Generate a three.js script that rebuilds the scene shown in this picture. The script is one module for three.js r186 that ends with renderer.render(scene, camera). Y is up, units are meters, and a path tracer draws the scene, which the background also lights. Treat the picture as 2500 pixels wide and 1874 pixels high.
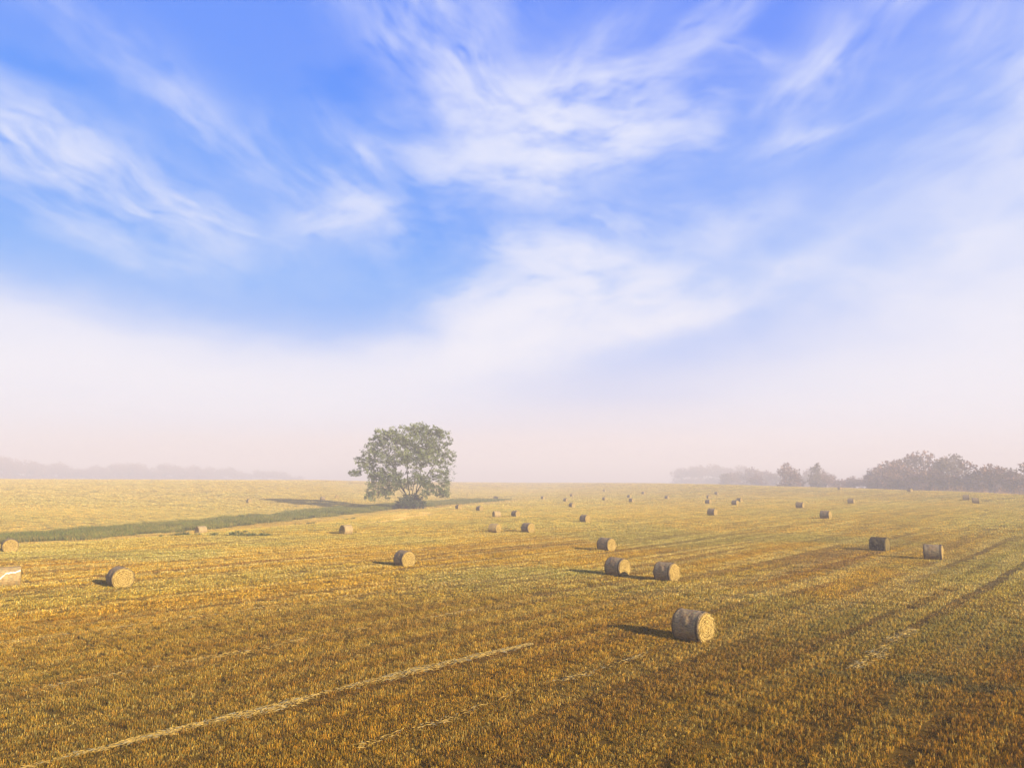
import * as THREE from 'three';
import { mergeGeometries } from 'three/addons/utils/BufferGeometryUtils.js';

// ================= camera, sky, sun, air, exposure =================
const scene = new THREE.Scene();
const camera = new THREE.PerspectiveCamera(55.4, 1024 / 767, 0.5, 4000);
const EYE = 7.3, PITCH = 0.1342;
camera.position.set(0, EYE, 0);
camera.lookAt(0, EYE + Math.sin(PITCH) * 10, -Math.cos(PITCH) * 10);
const renderer = new THREE.WebGLRenderer({ antialias: true });
renderer.toneMapping = THREE.LinearToneMapping;
renderer.toneMappingExposure = 2.3;
renderer.shadowMap.enabled = true;
const SUN_AZ = 47.5 * Math.PI / 180, SUN_EL = 17 * Math.PI / 180;
const toSun = new THREE.Vector3(Math.sin(SUN_AZ) * Math.cos(SUN_EL), Math.sin(SUN_EL), Math.cos(SUN_AZ) * Math.cos(SUN_EL));
const sun = new THREE.DirectionalLight(new THREE.Color(1.0, 0.86, 0.66), 5.0);
sun.position.copy(toSun).multiplyScalar(900).add(new THREE.Vector3(0, 0, -200));
sun.target.position.set(0, 0, -200);
sun.castShadow = true;
sun.shadow.mapSize.set(4096, 4096);
Object.assign(sun.shadow.camera, { left: -420, right: 420, top: 300, bottom: -300, near: 10, far: 2200 });
sun.shadow.radius = 1.5;
scene.add(sun, sun.target);
scene.fog = new THREE.FogExp2(new THREE.Color(1.0, 0.92, 0.85), 0.0013);
// ---------- noise ----------
function rng(seed) { let s = seed | 0; return () => { s = (s + 0x6d2b79f5) | 0; let t = Math.imul(s ^ (s >>> 15), 1 | s); t = (t + Math.imul(t ^ (t >>> 7), 61 | t)) ^ t; return ((t ^ (t >>> 14)) >>> 0) / 4294967296; }; }
function hash2(ix, iy) { let h = Math.imul(ix, 374761393) + Math.imul(iy, 668265263); h = Math.imul(h ^ (h >>> 13), 1274126177); return ((h ^ (h >>> 16)) >>> 0) / 4294967296; }
function vnoise(x, y) {
  const ix = Math.floor(x), iy = Math.floor(y), fx = x - ix, fy = y - iy;
  const u = fx * fx * fx * (fx * (fx * 6 - 15) + 10), v = fy * fy * fy * (fy * (fy * 6 - 15) + 10);
  const a = hash2(ix, iy), b = hash2(ix + 1, iy), c = hash2(ix, iy + 1), d = hash2(ix + 1, iy + 1);
  return a + (b - a) * u + (c - a) * v + (a - b - c + d) * u * v;
}
function fbm(x, y, oct = 4) { let s = 0, a = 0.5, n = 0; for (let i = 0; i < oct; i++) { s += a * vnoise(x, y); n += a; a *= 0.5; const t = x * 1.6 - y * 1.2 + 17.3; y = x * 1.2 + y * 1.6 + 5.1; x = t; } return s / n; }
const clamp = (x, a, b) => Math.min(b, Math.max(a, x)), mix = (a, b, t) => a + (b - a) * t;
const sstep = (a, b, x) => { const t = clamp((x - a) / (b - a), 0, 1); return t * t * (3 - 2 * t); };
function table(rows, x, k) { // smooth interpolation of a small table
  if (x <= rows[0][0]) return rows[0][k];
  for (let i = 1; i < rows.length; i++) if (x <= rows[i][0]) { const t = (x - rows[i - 1][0]) / (rows[i][0] - rows[i - 1][0]); return mix(rows[i - 1][k], rows[i][k], t * t * (3 - 2 * t) * 0.5 + t * 0.5); }
  return rows[rows.length - 1][k];
}
// ---------- the lie of the land: x to the right, f = -z forward ----------
// azimuth, distance of the brow, height of the brow, distance where the rise starts
const BROW = [[-110, 560, 0, 200], [-75, 600, 6, 170], [-35, 560, 9.4, 150], [-20, 510, 8.9, 230], [-15, 620, 9.3, 240], [-8, 850, 8.2, 270], [2, 950, 7.2, 290], [9, 700, 6.9, 300], [14, 500, 6.3, 310], [22.8, 420, 4.7, 300], [29.2, 350, 3.95, 240], [35, 305, 3.2, 200], [50, 260, 2.6, 160], [75, 250, 1, 150], [110, 250, 0, 150]];
// the shallow ditch: x, f, depth
const DITCH = [[-240, 60, 1.7], [-150, 88, 1.8], [-108, 102, 1.8], [-80, 119, 1.75], [-66, 150, 1.7], [-57, 190, 1.4], [-48, 228, 1.05], [-36, 262, 0.75], [-20, 302, 0.5], [-4, 352, 0.25], [8, 400, 0]];
function ditchAt(x, f) { // signed distance (positive on the near, right side), depth there, place along
  let best = 1e9, out = [1e9, 0, 0];
  for (let i = 1; i < DITCH.length; i++) {
    const [ax, af, ad] = DITCH[i - 1], [bx, bf, bd] = DITCH[i], ex = bx - ax, ef = bf - af, t = clamp(((x - ax) * ex + (f - af) * ef) / (ex * ex + ef * ef), 0, 1);
    const dx = x - ax - ex * t, df = f - af - ef * t, d = dx * dx + df * df;
    if (d < best) { best = d; out = [Math.sqrt(d) * (ef * dx - ex * df >= 0 ? 1 : -1), mix(ad, bd, t), i - 1 + t]; }
  }
  return out;
}
function ground(x, z) {
  const f = -z, r = Math.hypot(x, f), az = Math.atan2(x, f) * 57.29578;
  const R = table(BROW, az, 1), H = table(BROW, az, 2), A = table(BROW, az, 3);
  let h = 0.019 * (x > 0 ? x * x / (x + 14) : 0) * sstep(30, 150, r) * (1 - sstep(R * 0.7, R, r));
  const base = 0.019 * (x > 0 ? x * x / (x + 14) : 0) * sstep(30, 150, r);
  h = mix(Math.min(base, 4.5), H, sstep(A, R, r));
  if (r > R) { const e = r - R; h -= Math.min(0.0007 * e * e, 0.05 * e) * (e < 160 ? 1 : 160 / e); }
  if (f > 0) {
    const [s, d] = ditchAt(x, f), w = s > 0 ? sstep(14, 40 + 7 * sstep(-52, -72, x), s) : sstep(9, 45, -s);
    h -= d * (1 - w);
  }
  h += (fbm(x / 22 + 9, z / 22, 2) - 0.5) * 0.22 * sstep(600, 200, r);
  return h;
}
// ---------- sky: air and high thin cloud, for every direction ----------
// cloud banks: azimuth, elevation (degrees), half length, half height (degrees), tilt (degrees, up to the right), strength
const BANKS = [
  [-5.9, 33.1, 12, 3.6, -44, 0.5], [-2.2, 37.7, 7, 2.6, -38, 0.22], [4.8, 27.0, 8, 3.4, 4, 1.25], [-1.6, 24.0, 7, 2.0, -8, 0.8], [10.1, 27.9, 4.5, 2.8, 26, 0.5], [0.0, 29.9, 7, 2, -32, 0.35], [6.4, 31.4, 6, 1.4, 38, 0.3],
  [-32.3, 21.0, 9, 2.4, -19, 0.85], [-34.1, 17.8, 9, 1.1, -17, 0.36], [-26.0, 20.2, 5.5, 1.2, -24, 0.75], [-23.7, 24.6, 11, 1.9, -31, 0.3], [-29.7, 28.1, 8, 1.2, -30, 0.1], [-15.5, 22.8, 4.6, 1.5, -34, 0.4], [-14.9, 20.2, 3.8, 1.5, 16, 0.7], [-12.4, 24.7, 3, 0.8, -46, 0.5], [-10.4, 18.8, 6, 1.5, -12, 0.26], [-6.3, 20.8, 4, 1, -6, 0.22],
  [4.1, 12.7, 9, 3.3, 10, 2.4, 0.3], [4.6, 17.5, 5.5, 1.7, -10, 1.0], [-2.0, 10.0, 8, 2.2, 14, 1.2], [8.8, 19.9, 7, 1.6, -14, 0.4], [-5.1, 10.4, 10, 2, 10, 0.7], [12.2, 12.3, 5, 0.9, 14, 1.0], [21.1, 15.3, 6, 0.8, 26, 0.4], [16.6, 20.3, 5, 1.6, 5, 0.3],
  [19.0, 35.2, 9, 0.9, 31, 0.42], [15.0, 32.0, 4, 0.7, 35, 0.3], [22.3, 28.7, 3.8, 1.5, 50, 0.6], [22.1, 24.9, 3, 1, 10, 0.6], [18.4, 31.3, 2.4, 0.6, -30, 0.5], [41.0, 24.9, 10, 6, 22, 0.55], [31.9, 34.9, 8, 2.4, 35, 0.4], [33.0, 29.8, 6, 1.4, 30, 0.25],
  [42.6, 9.8, 17, 7.5, -14, 2.2, 0.8], [30.2, 6.5, 17, 3.6, 0, 1.3, 1], [48, 23, 10, 9, 20, 1.2, 0.7], [34.1, 17.3, 7, 1.6, 24, 0.3],
  [-22.2, 7.6, 17, 2.9, -3, 2.1, 0.7], [-37.3, 7.2, 11, 4.4, 4, 1.7, 0.8], [-41.8, 11.5, 7, 3, -10, 0.5],
];
function paintSky() {
  const W = 4096, H = 2048, data = new Float32Array(W * H * 4), D = Math.PI / 180;
  const banks = BANKS.map(([az, el, l, h, t, a, soft]) => ({ soft: soft ?? 0, az, el, l, h, c: Math.cos(t * D), s: Math.sin(t * D), a, k: Math.cos(el * D) }));
  const stops = [[0, 0.96, 0.76, 0.70], [3, 0.90, 0.78, 0.78], [5, 0.74, 0.74, 0.88], [7, 0.50, 0.62, 0.95], [10, 0.28, 0.50, 1.0], [15, 0.14, 0.42, 1.0], [22, 0.015, 0.29, 1.0], [32, 0.0, 0.22, 1.0], [48, 0.0, 0.155, 0.95], [90, 0.02, 0.12, 0.72]];
  for (let row = 0; row < H; row++) {
    const el = ((row + 0.5) / H - 0.5) * 180, y = Math.sin(el * D), ce = Math.cos(el * D), clear = [1, 2, 3].map((k) => table(stops, el, k));
    for (let col = 0; col < W; col++) {
      const o = (row * W + col) * 4, round = ((col + 0.5) / W - 0.5) * 2 * Math.PI, dx = Math.cos(round) * ce, dz = Math.sin(round) * ce;
      if (el < 0) { data[o] = 0.16; data[o + 1] = 0.13; data[o + 2] = 0.08; data[o + 3] = 1; continue; }
      const az = Math.atan2(dx, -dz) / D, ahead = sstep(66, 44, Math.abs(az)) * sstep(62, 44, el);
      if (ahead === 0 && ((row | col) & 1) && row > H / 2 + 1) { const q = ((row & ~1) * W + (col & ~1)) * 4; for (let c = 0; c < 4; c++) data[o + c] = data[q + c]; continue; } // softer where it is only light
      // slow drift of the high layer, so that no edge is straight
      const k = 1 / (y + 0.16), px = dx * k, pz = dz * k;
      const w1 = fbm(px * 1.6 + 3, pz * 1.6, 4) - 0.5, w2 = fbm(px * 1.6 + 40, pz * 1.6 + 8, 4) - 0.5, f1 = fbm(px * 6 + 13, pz * 6 + 4, 4) - 0.5, f2 = fbm(px * 6 + 63, pz * 6 + 44, 4) - 0.5;
      const calm = sstep(5, 17, el), ea = az + (w1 * 5 + f1 * 1.5), ee = el + (w2 * 2.6 + f2 * 1.2) * mix(0.5, 1, calm);
      // the banks seen ahead, each drawn out along its own wind
      let m = 0;
      for (let n = 0; n < banks.length; n++) {
        const b = banks[n];
        let da = ea - b.az; if (da > 180) da -= 360; if (da < -180) da += 360;
        if (Math.abs(da) > b.l * 3) continue;
        const u = da * b.k, v = ee - b.el, along = u * b.c + v * b.s, across = -u * b.s + v * b.c, e = (along / b.l) ** 2 + (across / b.h) ** 2;
        if (e > 7) continue;
        const bend = (fbm(along * 0.07 + n, across * 0.1, 2) - 0.5) * 2.6, fibre = fbm(along * 0.24 + n * 7.7, (across + bend) * 0.62 + n * 3.1, 6), fine = fbm(along * 0.8 + n, (across + bend) * 2.4, 5);
        const body = mix(0.75, 0.2 + 1.0 * sstep(0.27, 0.76, fibre) + 0.75 * (fine - 0.5), calm * (1 - b.soft));
        m += b.a * Math.exp(-e) * Math.max(0, body);
      }
      if (ahead < 1) {
        const qx = px * 0.9 - pz * 0.4 + w1 * 0.6, qz = px * 0.4 + pz * 0.9 + w2 * 0.6, other = sstep(0.40, 0.72, fbm(px * 0.9 + 200 + f1 * 0.3, pz * 0.9 + 90 + f2 * 0.3, 4)) * (0.15 + 0.8 * sstep(0.3, 0.7, fbm(qx * 5, qz * 1.4 + 30, 5))) + sstep(16, 5, el) * 0.6;
        m = mix(other, m, ahead);
      }
      m *= mix(1, 0.5 + 1.0 * fbm(az * 0.28 + 30 + w1 * 2, el * 0.42 + 9 + w2 * 2, 5), calm);
      // a thin veil over everything
      m += 0.09 * sstep(0.42, 0.72, fbm(px * 1.3 + 90 + f1 * 0.5, pz * 1.3 + 7 + f2 * 0.5, 4)) * calm;
      const a = 1 - Math.exp(-1.35 * Math.max(0, m));
      const low = sstep(22, 4, el), cloud = [mix(0.84, 0.93, low), mix(0.87, 0.92, low), mix(1.02, 1.0, low)];
      const purple = sstep(-30, 25, az) * 0.035 * sstep(60, 40, Math.abs(az));
      for (let c = 0; c < 3; c++) data[o + c] = (1 / 2.3) * mix(clear[c] + (c === 0 ? purple : 0), cloud[c], a);
      data[o + 3] = 1;
    }
  }
  const t = new THREE.DataTexture(data, W, H, THREE.RGBAFormat, THREE.FloatType);
  t.mapping = THREE.EquirectangularReflectionMapping; t.magFilter = THREE.LinearFilter; t.minFilter = THREE.LinearFilter; t.needsUpdate = true;
  return t;
}
const skyTexture = paintSky();
scene.background = skyTexture;
scene.environment = skyTexture;
// ================= helpers =================
const used = new Map();
function numbered(name) { const n = used.get(name) ?? 0; used.set(name, n + 1); return n ? name + '_' + String(n).padStart(3, '0') : name; }
function tag(o, label, category, group, kind) { if (label) o.userData.label = label; if (category) o.userData.category = category; if (group) o.userData.group = group; if (kind) o.userData.kind = kind; return o; }
function solid(o) { o.castShadow = true; o.receiveShadow = true; return o; }
function part(name, geo, material, parent) { const m = solid(new THREE.Mesh(geo, material)); m.name = name; parent.add(m); return m; }
function top(name, geo, material) { const m = solid(new THREE.Mesh(geo, material)); m.name = numbered(name); scene.add(m); return m; }
function group(name, x, y, z) { const g = new THREE.Group(); g.name = numbered(name); g.position.set(x, y, z); scene.add(g); return g; }
class Soup { // collects triangles with a colour each
  constructor() { this.p = []; this.c = []; this.n = []; }
  tri(a, b, c, col, nn) { this.p.push(...a, ...b, ...c); for (let i = 0; i < 3; i++) this.c.push(...col); if (nn) for (let i = 0; i < 3; i++) this.n.push(...nn); }
  geo() { const g = new THREE.BufferGeometry(); g.setAttribute('position', new THREE.BufferAttribute(new Float32Array(this.p), 3)); g.setAttribute('color', new THREE.BufferAttribute(new Float32Array(this.c), 3)); if (this.n.length) g.setAttribute('normal', new THREE.BufferAttribute(new Float32Array(this.n), 3)); else g.computeVertexNormals(); return g; }
}
function grain(size, seed, fn, srgb) { // a small tiling texture
  const d = new Uint8Array(size * size * 4);
  for (let y = 0; y < size; y++) for (let x = 0; x < size; x++) { const v = fn(x, y); d.set([v[0], v[1], v[2], 255], (y * size + x) * 4); }
  const t = new THREE.DataTexture(d, size, size); t.wrapS = t.wrapT = THREE.RepeatWrapping; t.magFilter = THREE.LinearFilter; if (srgb) t.colorSpace = THREE.SRGBColorSpace; t.needsUpdate = true; return t;
}

// ================= the field =================
const ROW = 42 * Math.PI / 180, RX = Math.sin(ROW), RF = Math.cos(ROW); // the way the combine went
const C = { gold: [0.49, 0.293, 0.026], rust: [0.38, 0.18, 0.012], straw: [0.56, 0.41, 0.085], khaki: [0.37, 0.305, 0.045], sage: [0.27, 0.275, 0.06], earth: [0.16, 0.095, 0.035], green: [0.13, 0.165, 0.035] };
const lerp3 = (a, b, t) => [mix(a[0], b[0], t), mix(a[1], b[1], t), mix(a[2], b[2], t)];
// what grows or lies at a place: its colour, and how much is green ditch grass
function field(x, z) {
  const f = -z, r = Math.hypot(x, f);
  const [s, , place] = f > 20 ? ditchAt(x, f) : [999, 0, 0];
  const far = s < -8;
  // along and across the rows; the field beyond the ditch was cut the other way
  const al = far ? x * 0.97 + f * 0.24 : x * RX + f * RF, ac = far ? -x * 0.24 + f * 0.97 : x * RF - f * RX;
  const wob = (fbm(al / 30, ac / 30, 2) - 0.5) * 2.2;
  const swath = fbm((ac + wob) / 3.1, al / 70 + 7, 3), wide = fbm((ac + wob * 2) / 11 + 31, al / 90, 3), patch = fbm(x / 19 + 5, z / 19 + 2, 4), line = fbm((ac + wob) / 0.8, al / 24 + 50, 2);
  let c = lerp3(C.gold, C.rust, sstep(0.40, 0.70, swath) * 0.6);
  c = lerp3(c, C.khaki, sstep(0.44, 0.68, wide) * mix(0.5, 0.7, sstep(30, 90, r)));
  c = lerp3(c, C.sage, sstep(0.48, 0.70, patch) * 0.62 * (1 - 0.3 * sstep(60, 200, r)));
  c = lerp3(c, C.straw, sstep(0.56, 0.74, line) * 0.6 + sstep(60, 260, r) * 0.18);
  c = lerp3(c, C.earth, sstep(0.42, 0.28, line) * 0.5);
  // the combine's passes: a darker wheel track on each side of a pale belt of chaff
  const pass = ((ac + wob * 0.45) / (far ? 5.2 : 4.6)) % 1, u = (pass + 1) % 1, keep = sstep(0.30, 0.5, fbm(al / 26, Math.floor((ac + wob * 0.45) / 4.6) * 3.1, 2));
  const track = Math.max(sstep(0.055, 0.02, Math.abs(u - 0.24)), sstep(0.055, 0.02, Math.abs(u - 0.66))), chaff = sstep(0.16, 0.05, Math.abs(u - 0.45));
  c = lerp3(c, C.earth, track * keep * mix(0.42, 0.6, sstep(40, 110, r))); c = lerp3(c, C.straw, chaff * (0.2 + 0.4 * keep) * 0.75);
  if (r < 80) c = lerp3(c, C.rust, 0.6 * sstep(75, 22, r)).map((t) => t * mix(0.8, 1, sstep(22, 65, r))); else c = lerp3(c, [0.51, 0.385, 0.06], 0.5 * sstep(70, 140, r));  // rustier stubble close by, with a vignette-like darkening painted into its colour
  // a darker brown-green patch close by on the right
  { const u = (x - 15.3) / 2.9 + (f - 28.3) * 0.25, v = (f - 28 + (x - 15.5) * 0.3) / 1.1, e = u * u + v * v + (fbm(x * 0.9, z * 0.9, 3) - 0.5) * 2.6; c = lerp3(c, [0.14, 0.115, 0.028], 0.75 * sstep(1.1, 0.2, e)); }
  // where the tractor turned: rings of paler, flattened straw by the ditch
  { const d = Math.hypot(x + 52, f - 172), e = Math.hypot(x + 60, f - 150); const ring = Math.max(sstep(1.6, 0.5, Math.abs(d - 27)), sstep(1.6, 0.5, Math.abs(d - 32)), sstep(1.5, 0.4, Math.abs(e - 38))) * sstep(-34, -20, x) * (s > 14 ? 1 : 0); c = lerp3(c, [0.78, 0.52, 0.13], 0.85 * ring * sstep(205, 185, f) * sstep(118, 132, f)); }
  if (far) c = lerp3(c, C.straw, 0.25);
  // tan bare verge on the near bank and green grass in the ditch bottom
  const edge = (fbm(x / 6 + 77, z / 6, 4) - 0.5) * 11;
  const verge = sstep(24, 15, s + edge) * sstep(-16, -8, s) * sstep(9.5, 8, place);
  c = lerp3(c, [0.46, 0.27, 0.05], verge * 0.4);
  const wide2 = mix(10.5, 11.5, sstep(5, 7, place)), green = place > 0 && f > 20 ? sstep(wide2 + 1.5, wide2 - 2, Math.abs(s + 1 + edge * 0.55)) * sstep(8.9, 8.2, place) : 0;
  c = lerp3(c, C.green, green * (0.65 + 0.3 * sstep(0.4, 0.6, patch)));
  return { c, green, s, track: track * keep };
}
{
  const NA = 1100, radii = [0.01];
  for (let r = 3; r < 1500;) { radii.push(r); r *= r < 14 ? 1.12 : r < 520 ? 1.0135 : 1.06; }
  radii.push(1600);
  // directions packed closer in front
  const dirs = [];
  for (let i = 0; i < NA; i++) { const t = i / NA * 2 - 1; dirs.push(Math.sign(t) * (Math.abs(t) < 0.8 ? Math.abs(t) / 0.8 * 0.96 : 0.96 + (Math.abs(t) - 0.8) / 0.2 * (Math.PI - 0.96))); }
  const NR = radii.length, pos = new Float32Array(NA * NR * 3), col = new Float32Array(NA * NR * 3), uv = new Float32Array(NA * NR * 2), idx = [];
  for (let j = 0; j < NR; j++) for (let i = 0; i < NA; i++) {
    const k = j * NA + i, r = radii[j], x = Math.sin(dirs[i]) * r, z = -Math.cos(dirs[i]) * r, d = Math.hypot(x, z);
    let y = ground(x, z);
    if (d < 160) y += (fbm(x * 1.3, z * 1.3, 2) - 0.5) * 0.07;
    pos.set([x, y, z], k * 3); uv.set([x, z], k * 2);
    const seen = Math.abs(dirs[i]) < 1.0;
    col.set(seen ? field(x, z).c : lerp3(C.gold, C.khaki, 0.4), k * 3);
    if (j + 1 < NR) { const i2 = (i + 1) % NA, a = k, b = j * NA + i2, c = k + NA, e = b + NA - 0; idx.push(a, b, c, b, e, c); }
  }
  const g = new THREE.BufferGeometry();
  g.setAttribute('position', new THREE.BufferAttribute(pos, 3)); g.setAttribute('color', new THREE.BufferAttribute(col, 3)); g.setAttribute('uv', new THREE.BufferAttribute(uv, 2)); g.setIndex(idx); g.computeVertexNormals();
  const R = rng(4), N = 1024, h = new Float32Array(N * N);
  // matted straw and soil: thousands of short strokes
  const tone = new Float32Array(N * N).fill(0.42);
  for (let n = 0; n < 42000; n++) {
    let x = R() * N, y = R() * N; const a = (R() - 0.5) * 2.4 + ROW, l = 6 + R() * 22, v = 0.35 + R() * 0.75, lift = R();
    for (let s = 0; s < l; s++) { x += Math.cos(a); y += Math.sin(a); const k = ((y & (N - 1)) * N) + (x & (N - 1)); tone[k] = mix(tone[k], v, 0.8); h[k] = Math.max(h[k], lift); }
  }
  const px = (fn) => (x, y) => { const v = clamp(fn(y * N + x), 0, 1) * 255; return [v, v, v]; };
  const map = grain(N, 1, px((k) => 0.25 + tone[k] * 0.85)), bump = grain(N, 2, px((k) => h[k]));
  for (const t of [map, bump]) t.repeat.set(1 / 5, 1 / 5);
  const m = new THREE.MeshPhysicalMaterial({ vertexColors: true, map, bumpMap: bump, bumpScale: 0.03, roughness: 1, specularIntensity: 0.1 });
  m.color.setRGB(0.8, 0.8, 0.8);
  const o = top('ground', g, m);
  tag(o, 'harvested stubble field rolling towards foggy woods', 'field', null, 'structure');
}

// ---------- stubble: cut stalks, in small patches set side by side ----------
function stubblePatch(size, n, hMin, hMax, w, seed) {
  const R = rng(seed), S = new Soup();
  for (let i = 0; i < n; i++) {
    // stalks stand in drilled rows, ten to a metre and a half, a bit untidy
    const rows = Math.round(size / 0.16), lane = (Math.floor(R() * rows) + 0.5) / rows - 0.5;
    const x = (lane * 0.95 + (R() + R() - 1) * 0.2) * size, z = (R() + R() - 1) * size * 0.85, h = mix(hMin, hMax, R() * R()) , a = R() * 6.283, lean = (R() < 0.25 ? 0.9 : 0.28) * h, la = R() * 6.283;
    const tx = x + Math.cos(la) * lean * R(), tz = z + Math.sin(la) * lean * R(), ww = w * (0.6 + 0.8 * R()), cx = Math.cos(a) * ww, cz = Math.sin(a) * ww;
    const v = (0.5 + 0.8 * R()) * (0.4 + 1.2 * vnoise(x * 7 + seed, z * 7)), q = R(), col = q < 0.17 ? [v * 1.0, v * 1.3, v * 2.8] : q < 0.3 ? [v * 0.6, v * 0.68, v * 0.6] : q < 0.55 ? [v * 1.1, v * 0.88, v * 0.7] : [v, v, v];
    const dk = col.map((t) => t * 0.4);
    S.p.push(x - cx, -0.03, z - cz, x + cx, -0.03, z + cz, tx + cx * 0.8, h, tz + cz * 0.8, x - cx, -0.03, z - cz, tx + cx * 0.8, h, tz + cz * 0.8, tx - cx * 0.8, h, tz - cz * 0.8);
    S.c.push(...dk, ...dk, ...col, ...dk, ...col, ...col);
  }
  return S.geo();
}
const stalkMat = new THREE.MeshPhysicalMaterial({ vertexColors: true, roughness: 1, side: THREE.DoubleSide, specularIntensity: 0.08, transmission: 0.15 });
{
  const g = group('stubble', 0, 0, 0);
  tag(g, 'short cut golden straw stubble covering the whole field', 'stubble', null, 'stuff');
  const R = rng(21), dummy = new THREE.Object3D(), up = new THREE.Vector3(0, 1, 0), tmp = new THREE.Vector3();
  const zones = [[16, 48, 0.5, 250, 0.05, 0.17, 0.007], [48, 110, 0.8, 230, 0.06, 0.18, 0.011], [110, 230, 1.4, 190, 0.08, 0.21, 0.02], [230, 540, 3, 190, 0.1, 0.26, 0.04], [540, 960, 7, 260, 0.1, 0.28, 0.08]];
  zones.forEach(([r0, r1, size, n, h0, h1, w], zi) => {
    for (let v = 0; v < 2; v++) {
      const spots = [];
      const lim = Math.ceil(r1 / size) + 1;
      for (let i = -lim; i <= lim; i++) for (let j = -lim; j <= lim; j++) {
        if (((i * 7 + j * 13) & 1) !== v) continue;
        // a grid that follows the rows
        const u = (i + (R() - 0.5) * 0.4) * size, t = (j + (R() - 0.5) * 1.1) * size, x = u * RF + t * RX, f = -u * RX + t * RF, r = Math.hypot(x, f);
        if (r < r0 || r >= r1 || f < 8) continue;
        const az = Math.atan2(x, f);
        if (Math.abs(az) > 0.70) continue;
        if (r > table(BROW, az * 57.296, 1) + 6 || (r > 560 && Math.abs(az + 0.03) > 0.36)) continue;
        const F = field(x, -f);
        if (F.green > 0.4) continue;
        spots.push([x, f, F]);
      }
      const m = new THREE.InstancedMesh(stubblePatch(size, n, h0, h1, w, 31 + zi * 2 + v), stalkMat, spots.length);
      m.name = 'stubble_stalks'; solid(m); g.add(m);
      spots.forEach(([x, f, F], k) => {
        const y = ground(x, -f), e = size * 0.5;
        tmp.set(-(ground(x + e, -f) - ground(x - e, -f)) / (2 * e), 1, -(ground(x, -f + e) - ground(x, -f - e)) / (2 * e)).normalize();
        dummy.position.set(x, y, -f); dummy.quaternion.setFromUnitVectors(up, tmp);
        dummy.rotateY(-ROW + (R() < 0.5 ? Math.PI : 0) + (R() - 0.5) * 0.3);
        dummy.scale.set(1, (0.75 + 0.4 * R()) * (0.45 + 1.15 * fbm(x * 0.9, f * 0.9 + 300, 3)) * (1 - 0.6 * F.green) * (1 - 0.55 * F.track), 1); dummy.updateMatrix(); m.setMatrixAt(k, dummy.matrix);
        const b = (0.78 + 0.44 * R()) * 1.25; m.setColorAt(k, new THREE.Color(F.c[0] * b, F.c[1] * b, F.c[2] * b));
      });
    }
  });
}

// ---------- green grass in the ditch ----------
function grassPatch(size, n, h0, h1, w, seed) {
  const R = rng(seed), S = new Soup();
  for (let i = 0; i < n; i++) {
    const x = (R() - 0.5) * size, z = (R() - 0.5) * size, h = mix(h0, h1, R()), a = R() * 6.283, la = R() * 6.283, l = h * (0.15 + 0.4 * R()), ww = w * (0.6 + R() * 0.8), cx = Math.cos(a) * ww, cz = Math.sin(a) * ww;
    const mx = x + Math.cos(la) * l * 0.3, mz = z + Math.sin(la) * l * 0.3, tx = x + Math.cos(la) * l, tz = z + Math.sin(la) * l;
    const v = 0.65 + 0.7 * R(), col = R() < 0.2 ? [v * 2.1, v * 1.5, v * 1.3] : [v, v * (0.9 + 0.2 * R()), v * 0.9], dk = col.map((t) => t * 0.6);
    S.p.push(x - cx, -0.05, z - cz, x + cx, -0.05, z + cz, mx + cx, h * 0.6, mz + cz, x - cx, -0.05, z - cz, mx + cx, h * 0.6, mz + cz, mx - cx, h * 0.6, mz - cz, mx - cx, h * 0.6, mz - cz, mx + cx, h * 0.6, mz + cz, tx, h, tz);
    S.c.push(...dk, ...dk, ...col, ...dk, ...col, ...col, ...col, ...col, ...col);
  }
  return S.geo();
}
const grassMat = new THREE.MeshPhysicalMaterial({ vertexColors: true, roughness: 0.8, side: THREE.DoubleSide, specularIntensity: 0.3, transmission: 0.3 });
{
  const R = rng(77), dummy = new THREE.Object3D(), spots = [];
  for (let x = -150; x < 20; x += 1.5) for (let f = 70; f < 410; f += 1.5) {
    const xx = x + (R() - 0.5) * 1.2, ff = f + (R() - 0.5) * 1.2;
    if (Math.abs(xx) > ff * 0.86) continue;
    const F = field(xx, -ff), thin = fbm(xx / 5 + 3, ff / 5, 3); if (F.green < 0.12 + R() * 0.5 || (thin < 0.4 && R() < 0.7) || R() < sstep(310, 390, ff)) continue;
    spots.push([xx, ff, (0.35 + 0.9 * thin) * (0.55 + 0.6 * F.green)]);
  }
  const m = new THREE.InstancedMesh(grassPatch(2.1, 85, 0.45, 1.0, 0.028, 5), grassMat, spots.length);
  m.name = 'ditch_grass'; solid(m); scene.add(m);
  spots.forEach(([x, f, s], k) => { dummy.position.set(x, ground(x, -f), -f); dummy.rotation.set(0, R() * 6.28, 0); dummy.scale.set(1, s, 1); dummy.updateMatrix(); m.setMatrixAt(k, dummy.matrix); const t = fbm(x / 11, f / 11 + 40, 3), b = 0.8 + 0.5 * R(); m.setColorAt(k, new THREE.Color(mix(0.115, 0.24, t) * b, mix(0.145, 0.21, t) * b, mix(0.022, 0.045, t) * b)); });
  tag(m, 'tall green grass filling the shallow ditch past the big tree', 'grass', null, 'stuff');
}
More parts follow.
